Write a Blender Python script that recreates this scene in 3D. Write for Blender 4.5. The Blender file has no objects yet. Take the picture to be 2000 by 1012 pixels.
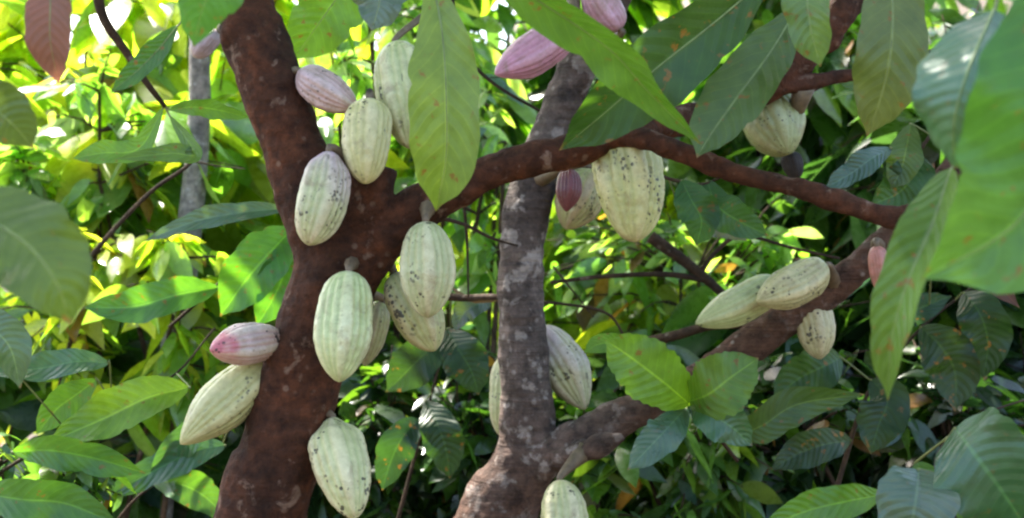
import bpy, bmesh, math, random
import numpy as np
from mathutils import Vector, noise
random.seed(7); RNG = np.random.default_rng(11)
C = bpy.context.scene.collection
SC = bpy.context.scene

# ------------------------------------------------------------------ camera, sky, sun, exposure
CAMZ = 1.6; LENS = 50.0
cam_d = bpy.data.cameras.new("camera"); cam = bpy.data.objects.new("camera", cam_d); C.objects.link(cam)
cam.location = (0, 0, CAMZ); cam.rotation_euler = (math.radians(90), 0, 0)
cam_d.lens = LENS; cam_d.sensor_width = 36; cam_d.clip_start = 0.05; cam_d.clip_end = 300
cam_d.dof.use_dof = True; cam_d.dof.focus_distance = 2.3; cam_d.dof.aperture_fstop = 4.8
SC.camera = cam
SUN_EL, SUN_AZ = math.radians(56), math.radians(-38)      # behind the trees, to the left
SUNV = Vector((math.sin(SUN_AZ)*math.cos(SUN_EL), math.cos(SUN_AZ)*math.cos(SUN_EL), math.sin(SUN_EL)))
w = bpy.data.worlds.new("World"); SC.world = w; w.use_nodes = True
nt = w.node_tree; bg = nt.nodes["Background"]; sky = nt.nodes.new("ShaderNodeTexSky")
sky.sky_type = 'NISHITA'; sky.sun_disc = False; sky.sun_elevation = SUN_EL; sky.sun_rotation = SUN_AZ
sky.dust_density = 3.0; sky.air_density = 1.0; sky.ozone_density = 0.6
nt.links.new(sky.outputs[0], bg.inputs[0]); bg.inputs[1].default_value = 0.15
sl = bpy.data.lights.new("sun", 'SUN'); so = bpy.data.objects.new("sun", sl); C.objects.link(so)
sl.energy = 5.0; sl.angle = math.radians(0.5); sl.color = (1.0, 0.95, 0.86)
so.rotation_euler = SUNV.to_track_quat('Z', 'Y').to_euler()
SC.view_settings.view_transform = 'Standard'; SC.view_settings.look = 'None'
SC.view_settings.gamma = 1.0; SC.view_settings.exposure = 2.4
SC.cycles.max_bounces = 6; SC.cycles.diffuse_bounces = 4; SC.cycles.transmission_bounces = 4
SC.cycles.sample_clamp_indirect = 6; SC.cycles.use_denoising = True
SC.cycles.filter_width = 2.3

K = 36.0/LENS/2000.0
def P(px, py, d):
    return Vector(((px-1000)*K*d, d, CAMZ-(py-506)*K*d))

# ------------------------------------------------------------------ materials
def mat(name):
    m = bpy.data.materials.new(name); m.use_nodes = True
    return m, m.node_tree.nodes, m.node_tree.links, m.node_tree.nodes["Principled BSDF"]
def ramp(N, stops, interp='LINEAR'):
    r = N.new("ShaderNodeValToRGB"); e = r.color_ramp; e.interpolation = interp
    while len(e.elements) < len(stops): e.elements.new(0.5)
    for el, (p, c) in zip(e.elements, stops):
        el.position = p; el.color = (*c, 1) if len(c) == 3 else c
    return r
def math_(N, L, op, a, b=None, clamp=False):
    n = N.new("ShaderNodeMath"); n.operation = op; n.use_clamp = clamp
    for i, v in enumerate((a, b)):
        if v is None: continue
        if isinstance(v, (int, float)): n.inputs[i].default_value = v
        else: L.new(v, n.inputs[i])
    return n.outputs[0]
def mixc(N, L, f, a, b, mode='MIX'):
    n = N.new("ShaderNodeMix"); n.data_type = 'RGBA'; n.blend_type = mode
    for i, v in ((0, f), (6, a), (7, b)):
        if isinstance(v, (int, float)): n.inputs[i].default_value = v
        elif isinstance(v, tuple): n.inputs[i].default_value = (*v, 1)
        else: L.new(v, n.inputs[i])
    return n.outputs[2]
def noise_(N, L, vec, scale, detail=4, rough=0.55, dist=0):
    n = N.new("ShaderNodeTexNoise"); n.inputs['Scale'].default_value = scale
    n.inputs['Detail'].default_value = detail; n.inputs['Roughness'].default_value = rough
    n.inputs['Distortion'].default_value = dist
    if vec is not None: L.new(vec, n.inputs['Vector'])
    return n.outputs[0]

def leaf_material(name, rough=0.38, trans=0.42, veins=True, spots=0.0, tmul=(2.4, 2.2, 0.45), nveins=13, spec=0.5):
    m, N, L, b = mat(name)
    at = N.new("ShaderNodeAttribute"); at.attribute_name = "tint"
    uv = N.new("ShaderNodeUVMap"); uv.uv_map = "UVMap"
    sx = N.new("ShaderNodeSeparateXYZ"); L.new(uv.outputs[0], sx.inputs[0])
    geo = N.new("ShaderNodeNewGeometry")
    col = at.outputs['Color']
    n1 = noise_(N, L, geo.outputs['Position'], 28, 4, 0.6)
    r1 = ramp(N, [(0.3, (0.72, 0.75, 0.7)), (0.7, (1.25, 1.2, 1.25))]); L.new(n1, r1.inputs[0])
    col = mixc(N, L, 0.8, col, r1.outputs[0], 'MULTIPLY')
    av = math_(N, L, 'ABSOLUTE', sx.outputs[1])
    if veins:
        nd = noise_(N, L, geo.outputs['Position'], 9, 1)
        c = math_(N, L, 'SUBTRACT', sx.outputs[0], math_(N, L, 'MULTIPLY', math_(N, L, 'POWER', av, 1.25), 0.16))
        c = math_(N, L, 'ADD', math_(N, L, 'MULTIPLY', c, nveins), math_(N, L, 'MULTIPLY', nd, 1.6))
        c = math_(N, L, 'FRACT', c)
        tri = math_(N, L, 'ABSOLUTE', math_(N, L, 'SUBTRACT', c, 0.5))           # 0 at vein
        vm = N.new("ShaderNodeMapRange"); vm.inputs['From Min'].default_value = 0.0; vm.inputs['From Max'].default_value = 0.085
        vm.inputs['To Min'].default_value = 1; vm.inputs['To Max'].default_value = 0; L.new(tri, vm.inputs[0])
        mr = N.new("ShaderNodeMapRange"); mr.inputs['From Min'].default_value = 0.015; mr.inputs['From Max'].default_value = 0.06
        mr.inputs['To Min'].default_value = 1; mr.inputs['To Max'].default_value = 0; L.new(av, mr.inputs[0])
        vmask = math_(N, L, 'MAXIMUM', math_(N, L, 'MULTIPLY', vm.outputs[0], 0.28), mr.outputs[0])
        lighter = mixc(N, L, 1.0, col, (1.9, 1.7, 1.6), 'MULTIPLY')
        col = mixc(N, L, vmask, col, lighter)
        fine = noise_(N, L, geo.outputs['Position'], 170, 3)
        h = math_(N, L, 'ADD', math_(N, L, 'MULTIPLY', tri, 1.1), math_(N, L, 'MULTIPLY', fine, 0.35))
        bp = N.new("ShaderNodeBump"); bp.inputs['Strength'].default_value = 0.4; bp.inputs['Distance'].default_value = 0.004
        L.new(h, bp.inputs['Height']); L.new(bp.outputs[0], b.inputs['Normal'])
    # dry brown tip and small brown flecks
    ns = noise_(N, L, geo.outputs['Position'], 60, 3)
    if spots > 0:
        rs = ramp(N, [(0.63, (0, 0, 0)), (0.70, (1, 1, 1))]); L.new(ns, rs.inputs[0])
        col = mixc(N, L, math_(N, L, 'MULTIPLY', rs.outputs[0], spots), col, (0.16, 0.075, 0.02))
    tipn = math_(N, L, 'ADD', sx.outputs[0], math_(N, L, 'MULTIPLY', math_(N, L, 'SUBTRACT', ns, 0.5), 0.12))
    rt = ramp(N, [(0.965, (0, 0, 0)), (0.995, (1, 1, 1))]); L.new(tipn, rt.inputs[0])
    col = mixc(N, L, math_(N, L, 'MULTIPLY', rt.outputs[0], 0.85), col, (0.17, 0.10, 0.05))
    L.new(col, b.inputs['Base Color'])
    rr = ramp(N, [(0.3, (rough-0.08,)*3), (0.75, (rough+0.14,)*3)]); L.new(n1, rr.inputs[0]); L.new(rr.outputs[0], b.inputs['Roughness'])
    b.inputs['Specular IOR Level'].default_value = spec
    tr = N.new("ShaderNodeBsdfTranslucent")
    L.new(mixc(N, L, 1.0, col, tmul, 'MULTIPLY'), tr.inputs[0])
    mx = N.new("ShaderNodeMixShader"); mx.inputs[0].default_value = trans
    L.new(b.outputs[0], mx.inputs[1]); L.new(tr.outputs[0], mx.inputs[2])
    L.new(mx.outputs[0], N["Material Output"].inputs[0])
    return m
M_HERO = leaf_material("leaf_near", rough=0.40, trans=0.40, spots=0.8)
M_GLOSS = leaf_material("leaf_glossy", rough=0.34, trans=0.25, spots=0.25, spec=0.7)
M_BACK = leaf_material("leaf_far", rough=0.26, trans=0.55, veins=False, tmul=(2.7, 2.6, 0.8), spec=1.0)
M_DEAD = leaf_material("leaf_dry", rough=0.6, trans=0.35, tmul=(1.2, 1.0, 0.9))

def bark_material(name, base, dark, red, pale, pale_lo, rings, low=None, band=0.4):
    m, N, L, b = mat(name)
    tc = N.new("ShaderNodeTexCoord"); v = tc.outputs['Object']
    n1 = noise_(N, L, v, 9, 5, 0.65); n2 = noise_(N, L, v, 45, 6, 0.7); n3 = noise_(N, L, v, 24, 5, 0.6, 0.3)
    r = ramp(N, [(0.3, dark), (0.55, base), (0.75, red)]); L.new(n1, r.inputs[0])
    col = r.outputs[0]
    if low is not None:      # lower wood is redder
        sz = N.new("ShaderNodeSeparateXYZ"); L.new(v, sz.inputs[0])
        hz = math_(N, L, 'ADD', sz.outputs[2], math_(N, L, 'MULTIPLY', n3, 0.25))
        rz = ramp(N, [(0.0, (1, 1, 1)), (1.0, (0, 0, 0))])
        mr = N.new("ShaderNodeMapRange"); mr.inputs['From Min'].default_value = low[0]; mr.inputs['From Max'].default_value = low[1]
        L.new(hz, mr.inputs[0]); L.new(mr.outputs[0], rz.inputs[0])
        mx_ = N.new("ShaderNodeMapRange"); mx_.inputs['From Min'].default_value = 0.08; mx_.inputs['From Max'].default_value = 0.3
        L.new(math_(N, L, 'ADD', sz.outputs[0], math_(N, L, 'MULTIPLY', math_(N, L, 'SUBTRACT', n3, 0.5), 0.3)), mx_.inputs[0])
        fz = math_(N, L, 'MAXIMUM', rz.outputs[0], mx_.outputs[0])
        col = mixc(N, L, math_(N, L, 'MULTIPLY', fz, 0.85), col, low[2])
    r2 = ramp(N, [(0.32, (0.35, 0.35, 0.35)), (0.68, (1.8, 1.7, 1.6))]); L.new(n2, r2.inputs[0])
    col = mixc(N, L, 0.85, col, r2.outputs[0], 'MULTIPLY')
    rp = ramp(N, [(pale_lo, (0, 0, 0)), (pale_lo+0.07, (1, 1, 1))]); L.new(n3, rp.inputs[0])
    pm = math_(N, L, 'MULTIPLY', rp.outputs[0], math_(N, L, 'MULTIPLY', n2, 1.2), True)
    if low is not None: pm = math_(N, L, 'MULTIPLY', pm, math_(N, L, 'SUBTRACT', 1.0, math_(N, L, 'MULTIPLY', fz, 0.8)))
    col = mixc(N, L, pm, col, pale)
    nb = N.new("ShaderNodeMapping"); nb.inputs['Scale'].default_value = (3, 3, rings*1.3); L.new(v, nb.inputs['Vector'])
    rb = ramp(N, [(0.35, (0.62, 0.60, 0.58)), (0.5, (1, 1, 1)), (0.68, (1.35, 1.3, 1.28))]); L.new(noise_(N, L, nb.outputs[0], 1.6, 3, 0.6, 0.4), rb.inputs[0])
    col = mixc(N, L, band, col, rb.outputs[0], 'MULTIPLY')
    # lichen dots
    vo = N.new("ShaderNodeTexVoronoi"); vo.inputs['Scale'].default_value = 38; L.new(v, vo.inputs['Vector'])
    rd = ramp(N, [(0.12, (1, 1, 1)), (0.24, (0, 0, 0))]); L.new(vo.outputs[0], rd.inputs[0])
    dm = math_(N, L, 'MULTIPLY', rd.outputs[0], ramp_out(N, L, n1, 0.5, 0.6))
    col = mixc(N, L, math_(N, L, 'MULTIPLY', dm, 0.6), col, pale)
    L.new(col, b.inputs['Base Color']); b.inputs['Roughness'].default_value = 0.85; b.inputs['Specular IOR Level'].default_value = 0.2
    mp = N.new("ShaderNodeMapping"); mp.inputs['Scale'].default_value = (2, 2, rings); L.new(v, mp.inputs['Vector'])
    nr = noise_(N, L, mp.outputs[0], 3.0, 4, 0.6, 0.5)
    h = math_(N, L, 'ADD', math_(N, L, 'MULTIPLY', nr, 0.5), math_(N, L, 'MULTIPLY', n2, 0.7))
    bp = N.new("ShaderNodeBump"); bp.inputs['Strength'].default_value = 1.0; bp.inputs['Distance'].default_value = 0.014
    L.new(h, bp.inputs['Height']); L.new(bp.outputs[0], b.inputs['Normal'])
    return m
def ramp_out(N, L, src, a, b_):
    r = ramp(N, [(a, (0, 0, 0)), (b_, (1, 1, 1))]); L.new(src, r.inputs[0]); return r.outputs[0]
M_BARK1 = bark_material("bark_reddish", (0.062, 0.023, 0.011), (0.024, 0.011, 0.006), (0.125, 0.040, 0.015), (0.22, 0.14, 0.095), 0.61, 14)
M_BARK2 = bark_material("bark_grey", (0.105, 0.082, 0.073), (0.038, 0.030, 0.026), (0.16, 0.125, 0.11), (0.42, 0.36, 0.32), 0.55, 40, low=(1.2, 1.5, (0.085, 0.042, 0.026)), band=0.5)
M_BARK3 = bark_material("bark_shaded", (0.10, 0.085, 0.065), (0.05, 0.04, 0.03), (0.14, 0.10, 0.07), (0.35, 0.33, 0.30), 0.6, 10)
M_PALE = bark_material("bark_pale", (0.21, 0.195, 0.20), (0.12, 0.11, 0.10), (0.28, 0.25, 0.25), (0.45, 0.45, 0.45), 0.55, 12)
M_TWIG = bark_material("twig_brown", (0.05, 0.032, 0.02), (0.03, 0.02, 0.014), (0.08, 0.045, 0.025), (0.2, 0.17, 0.13), 0.66, 8)
def plain(name, c, rough=0.6):
    m, N, L, b = mat(name)
    tc = N.new("ShaderNodeTexCoord"); n = noise_(N, L, tc.outputs['Object'], 60, 4)
    r = ramp(N, [(0.3, tuple(x*0.6 for x in c)), (0.7, tuple(min(1, x*1.35) for x in c))]); L.new(n, r.inputs[0])
    L.new(r.outputs[0], b.inputs['Base Color']); b.inputs['Roughness'].default_value = rough
    return m
M_STALK = plain("stalk_woody", (0.13, 0.09, 0.05)); M_PETIOLE = plain("petiole_green", (0.15, 0.17, 0.05))
M_RIB = plain("midrib_pale", (0.17, 0.22, 0.07), 0.5)

def pod_material(name, speck=0.5):
    m, N, L, b = mat(name)
    at = N.new("ShaderNodeAttribute"); at.attribute_name = "tint"; col = at.outputs['Color']
    tc = N.new("ShaderNodeTexCoord"); v = tc.outputs['Object']
    oi = N.new("ShaderNodeObjectInfo")
    add = N.new("ShaderNodeVectorMath"); add.operation = 'ADD'; L.new(v, add.inputs[0])
    cmb = N.new("ShaderNodeCombineXYZ"); L.new(math_(N, L, 'MULTIPLY', oi.outputs['Random'], 30), cmb.inputs[0])
    L.new(cmb.outputs[0], add.inputs[1]); v2 = add.outputs[0]
    n2 = noise_(N, L, v2, 70, 5, 0.65)
    r2 = ramp(N, [(0.3, (0.78, 0.78, 0.74)), (0.7, (1.18, 1.16, 1.2))]); L.new(n2, r2.inputs[0])
    col = mixc(N, L, 0.9, col, r2.outputs[0], 'MULTIPLY')
    # brownish scuffs
    n3 = noise_(N, L, v2, 26, 5, 0.7, 0.6)
    col = mixc(N, L, math_(N, L, 'MULTIPLY', ramp_out(N, L, n3, 0.52, 0.72), 0.6), col, (0.22, 0.15, 0.08))
    # black specks, lying in scattered bands
    vo = N.new("ShaderNodeTexVoronoi"); vo.inputs['Scale'].default_value = 130; L.new(v2, vo.inputs['Vector'])
    rd = ramp(N, [(0.22, (1, 1, 1)), (0.36, (0, 0, 0))]); L.new(math_(N, L, 'ADD', vo.outputs[0], math_(N, L, 'MULTIPLY', math_(N, L, 'SUBTRACT', 0.5, noise_(N, L, v2, 48, 2)), 1.3)), rd.inputs[0])
    n4 = noise_(N, L, v2, 22, 3, 0.6, 0.5)
    msk = math_(N, L, 'MULTIPLY', rd.outputs[0], ramp_out(N, L, n4, 0.50, 0.60))
    uv = N.new("ShaderNodeUVMap"); uv.uv_map = "UVMap"
    mp = N.new("ShaderNodeMapping"); mp.inputs['Scale'].default_value = (10, 1.7, 1); L.new(uv.outputs[0], mp.inputs['Vector'])
    ad2 = N.new("ShaderNodeVectorMath"); ad2.operation = 'ADD'; L.new(mp.outputs[0], ad2.inputs[0]); L.new(cmb.outputs[0], ad2.inputs[1])
    n5 = noise_(N, L, ad2.outputs[0], 2.0, 6, 0.75)
    st = math_(N, L, 'MULTIPLY', ramp_out(N, L, n5, 0.60, 0.67), ramp_out(N, L, n2, 0.42, 0.56))
    dark = math_(N, L, 'MAXIMUM', msk, st)
    col = mixc(N, L, math_(N, L, 'MULTIPLY', dark, speck, True), col, (0.03, 0.022, 0.016))
    L.new(col, b.inputs['Base Color']); b.inputs['Roughness'].default_value = 0.38
    b.inputs['Specular IOR Level'].default_value = 0.45
    n6 = noise_(N, L, v2, 120, 4, 0.6)
    bp = N.new("ShaderNodeBump"); bp.inputs['Strength'].default_value = 0.5; bp.inputs['Distance'].default_value = 0.003
    L.new(math_(N, L, 'ADD', n6, math_(N, L, 'MULTIPLY', n2, 0.8)), bp.inputs['Height']); L.new(bp.outputs[0], b.inputs['Normal'])
    return m
M_POD = pod_material("pod_husk", 0.9)
M_PODCLEAN = pod_material("pod_husk_clean", 0.25)

# ------------------------------------------------------------------ mesh helpers
def np_mesh(name, V, F, m, parent=None, uv=None, tint=None, smooth=True, origin=None):
    """F: (n,4) quads. V in world coordinates; origin becomes the object's location."""
    V = np.asarray(V, dtype=np.float64)
    o = np.zeros(3) if origin is None else np.array(origin)
    me = bpy.data.meshes.new(name); me.from_pydata((V-o).tolist(), [], [tuple(f) for f in F])
    if smooth: me.polygons.foreach_set('use_smooth', [True]*len(me.polygons))
    if uv is not None:
        lay = me.uv_layers.new(name="UVMap"); idx = np.empty(len(me.loops), dtype=np.int32); me.loops.foreach_get('vertex_index', idx)
        lay.data.foreach_set('uv', np.asarray(uv)[idx].astype(np.float32).ravel())
    if tint is not None:
        a = me.color_attributes.new("tint", 'FLOAT_COLOR', 'POINT')
        t4 = np.ones((len(V), 4), dtype=np.float32); t4[:, :3] = tint; a.data.foreach_set('color', t4.ravel())
    me.materials.append(m); me.update()
    ob = bpy.data.objects.new(name, me); C.objects.link(ob); ob.location = o
    if parent is not None:
        ob.parent = parent; ob.location = o - np.array(parent.location)
    return ob
def tag(o, label=None, cat=None, group=None, kind=None):
    if label: o['label'] = label
    if cat: o['category'] = cat
    if group: o['group'] = group
    if kind: o['kind'] = kind
    return o
def empty(name, loc, label, cat, group=None):
    o = bpy.data.objects.new(name, None); C.objects.link(o); o.location = loc; o.empty_display_size = 0.1
    return tag(o, label, cat, group)
def spline(pts, n):
    """Catmull-Rom through rows of pts -> n samples"""
    p = np.asarray(pts, dtype=float)
    if len(p) == 2: return p[0]+(p[1]-p[0])*np.linspace(0, 1, n)[:, None]
    q = np.vstack([2*p[0]-p[1], p, 2*p[-1]-p[-2]]); u = np.linspace(0, len(p)-1-1e-9, n); i = u.astype(int); f = (u-i)[:, None]
    a, b, c, d = q[i], q[i+1], q[i+2], q[i+3]
    return 0.5*((2*b)+(-a+c)*f+(2*a-5*b+4*c-d)*f**2+(-a+3*b-3*c+d)*f**3)
def tube_arrays(path, rad, sides=8, v0=0, cap=True):
    path = np.asarray(path, float); n = len(path); rad = np.broadcast_to(np.asarray(rad, float), (n,))
    T = np.gradient(path, axis=0); T /= np.linalg.norm(T, axis=1)[:, None]+1e-12
    ref = np.array([0, 0, 1.0]) if abs(T[0][2]) < 0.9 else np.array([1.0, 0, 0])
    u = np.cross(T[0], ref); u /= np.linalg.norm(u); U = [u]
    for k in range(1, n):
        u = U[-1]-T[k]*np.dot(U[-1], T[k]); U.append(u/(np.linalg.norm(u)+1e-12))
    U = np.array(U); W = np.cross(T, U); a = np.arange(sides)*2*np.pi/sides
    V = path[:, None, :]+rad[:, None, None]*(np.cos(a)[None, :, None]*U[:, None, :]+np.sin(a)[None, :, None]*W[:, None, :])
    V = V.reshape(-1, 3); F = []
    for k in range(n-1):
        for j in range(sides):
            j2 = (j+1) % sides; F.append((v0+k*sides+j, v0+k*sides+j2, v0+(k+1)*sides+j2, v0+(k+1)*sides+j))
    if cap:
        F.append(tuple(v0+j for j in range(sides))[::-1]); F.append(tuple(v0+(n-1)*sides+j for j in range(sides)))
    return V, F
def tubes(name, paths, m, parent=None, sides=6, origin=None):
    VV, FF, n = [], [], 0
    for path, rad in paths:
        V, F = tube_arrays(path, rad, sides, n); VV.append(V); FF += F; n += len(V)
    return np_mesh(name, np.vstack(VV), FF, m, parent, origin=origin)

# ------------------------------------------------------------------ trees with fused limbs
AXES = []          # samples of all the wood, for hanging the pods
def wood_tree(name, label, base, tubespec, m, voxel, amp, extra=()):
    """tubespec: list of (part name, [(px,py,depth,radius_px)...]). Limbs grow out of one another as one skin,
    which is then divided into the tree's parts."""
    root = empty(name, base, label, 'tree')
    bm_V, bm_F, n, samp = [], [], 0, []
    for k, (pn, pts) in enumerate(tubespec):
        rows = [[*P(a, b_, d), r*K*d] for a, b_, d, r in pts]
        L = sum(np.linalg.norm(np.subtract(rows[i][:3], rows[i+1][:3])) for i in range(len(rows)-1))
        s = spline(rows, max(8, int(L/0.02)))
        for i in range(len(s)):
            s[i, 3] *= 1+0.07*noise.noise(Vector(s[i, :3])*9)+0.05*noise.noise(Vector(s[i, :3])*23)
        V, F = tube_arrays(s[:, :3], s[:, 3], 20, n); bm_V.append(V); bm_F += F; n += len(V)
        samp.append(s)
        AXES.extend([(Vector(r[:3]), r[3]) for r in s[::2]])
    me = bpy.data.meshes.new("tmp"); me.from_pydata(np.vstack(bm_V).tolist(), [], bm_F)
    ob = bpy.data.objects.new("tmp", me); C.objects.link(ob)
    md = ob.modifiers.new("r", 'REMESH'); md.mode = 'VOXEL'; md.voxel_size = voxel
    ms = ob.modifiers.new("s", 'SMOOTH'); ms.factor = 0.6; ms.iterations = 7
    bpy.context.view_layer.update()
    dg = bpy.context.evaluated_depsgraph_get(); me2 = bpy.data.meshes.new_from_object(ob.evaluated_get(dg))
    bpy.data.objects.remove(ob)
    nrm = [v.normal.copy() for v in me2.vertices]; newco = []
    for v, nn in zip(me2.vertices, nrm):
        c = v.co
        h = noise.noise(c*14)*1.0+noise.noise(c*34)*0.55+max(0, noise.noise(c*22+Vector((5, 2, 1)))-0.25)*1.8+noise.noise(Vector((c.x*18, c.y*18, c.z*75)))*0.22+noise.noise(c*80)*0.3+max(0, noise.noise(c*12+Vector((9, 9, 9)))-0.38)*6
        newco.extend(c+nn*h*amp)
    me2.vertices.foreach_set('co', newco); me2.update()
    nv = len(me2.vertices); co = np.empty(nv*3); me2.vertices.foreach_get('co', co); co = co.reshape(-1, 3)
    no = np.empty(nv*3); me2.vertex_normals.foreach_get('vector', no); no = no.reshape(-1, 3)
    faces = [tuple(p.vertices) for p in me2.polygons]
    cen = np.array([co[list(f)].mean(0) for f in faces])
    best = np.full(len(faces), 1e9); who = np.zeros(len(faces), int)
    for k, s in enumerate(samp):
        for blk in range(0, len(cen), 4000):
            d = np.linalg.norm(cen[blk:blk+4000, None, :]-s[None, :, :3], axis=2)-s[None, :, 3]*1.0
            dm = d.min(1)+(0.0 if k == 0 else 0.004); sel = dm < best[blk:blk+4000]
            best[blk:blk+4000][sel] = dm[sel]; who[blk:blk+4000][sel] = k
    for k, (pn, _) in enumerate(tubespec):
        fs = [faces[i] for i in np.nonzero(who == k)[0]]
        if not fs: continue
        used = sorted({i for f in fs for i in f}); mp = {o: i for i, o in enumerate(used)}
        pm = bpy.data.meshes.new(pn); pm.from_pydata(co[used].tolist(), [], [tuple(mp[i] for i in f) for f in fs])
        pm.polygons.foreach_set('use_smooth', [True]*len(pm.polygons))
        pm.normals_split_custom_set_from_vertices([tuple(x) for x in no[used]])
        pm.materials.append(m); o = bpy.data.objects.new(pn, pm); C.objects.link(o); o.parent = root; o.location = -Vector(base)
    bpy.data.meshes.remove(me2)
    return root

D1 = 2.3
b1 = P(330, 506, D1); b1.z = 0
tree1 = wood_tree('cacao_tree', 'reddish brown cacao tree on the left, forked at pod height, long limb reaching right', b1, [
    ('trunk', [(330, 2460, 2.3, 130), (380, 2000, 2.3, 108), (440, 1500, 2.3, 98), (508, 1012, 2.3, 86), (545, 900, 2.3, 83), (570, 800, 2.3, 79), (600, 700, 2.3, 79), (636, 600, 2.3, 84), (664, 520, 2.3, 84), (668, 470, 2.3, 74)]),
    ('limb', [(664, 520, 2.3, 78), (634, 440, 2.3, 76), (600, 360, 2.31, 68), (572, 290, 2.32, 64), (542, 200, 2.33, 62), (512, 110, 2.34, 62), (486, 30, 2.35, 60), (455, -80, 2.37, 58), (420, -260, 2.4, 52), (360, -500, 2.42, 42)]),
    ('stump', [(690, 510, 2.29, 50), (708, 440, 2.28, 43), (722, 380, 2.27, 44), (730, 326, 2.27, 48)]),
    ('limb', [(690, 510, 2.3, 62), (745, 465, 2.29, 54), (810, 415, 2.28, 46), (900, 362, 2.26, 37), (1000, 322, 2.25, 33), (1100, 300, 2.25, 33), (1180, 268, 2.27, 34), (1250, 248, 2.33, 30), (1330, 236, 2.4, 30), (1420, 205, 2.45, 32), (1500, 160, 2.5, 34), (1560, 105, 2.52, 38), (1630, 30, 2.55, 38), (1720, -90, 2.6, 36), (1850, -330, 2.6, 30)]),
    ('branch', [(1170, 272, 2.27, 26), (1220, 264, 2.25, 25), (1270, 274, 2.22, 22), (1350, 305, 2.2, 20), (1450, 342, 2.18, 20), (1550, 366, 2.16, 20), (1650, 397, 2.14, 18), (1720, 420, 2.13, 19), (1790, 424, 2.12, 18), (1880, 400, 2.1, 15), (2060, 350, 2.05, 12)]),
    ('branch', [(1500, 165, 2.5, 20), (1570, 168, 2.5, 17), (1640, 150, 2.52, 15), (1720, 138, 2.55, 13), (1830, 100, 2.6, 10)]),
], M_BARK1, 0.0042, 0.0045)
D2 = 2.75
b2 = P(900, 506, D2); b2.z = 0
tree2 = wood_tree('cacao_tree', 'grey barked cacao tree standing behind, its trunk rising in the middle', b2, [
    ('trunk', [(870, 2120, 2.75, 120), (880, 1700, 2.75, 105), (915, 1250, 2.75, 98), (972, 1012, 2.75, 76), (1010, 930, 2.75, 68), (1028, 860, 2.75, 56), (1029, 780, 2.75, 53), (1022, 700, 2.75, 49), (1018, 600, 2.75, 45), (1020, 500, 2.76, 44), (1028, 420, 2.77, 44), (1048, 340, 2.78, 44), (1076, 260, 2.8, 39), (1108, 180, 2.8, 38), (1138, 110, 2.8, 38), (1190, 10, 2.82, 37), (1240, -110, 2.85, 35), (1300, -350, 2.85, 28)]),
    ('limb', [(1020, 925, 2.74, 50), (1070, 890, 2.72, 42), (1130, 858, 2.7, 40), (1200, 822, 2.7, 39), (1280, 785, 2.7, 34), (1370, 735, 2.7, 31), (1450, 682, 2.68, 33), (1550, 615, 2.66, 36), (1640, 552, 2.64, 34), (1710, 490, 2.62, 29), (1760, 440, 2.62, 26), (1860, 330, 2.6, 24), (2030, 200, 2.6, 20)]),
    ('branch', [(1090, 900, 2.68, 22), (1150, 878, 2.64, 19), (1195, 862, 2.63, 16), (1215, 850, 2.63, 10)]),
], M_BARK2, 0.0048, 0.0045)

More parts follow.
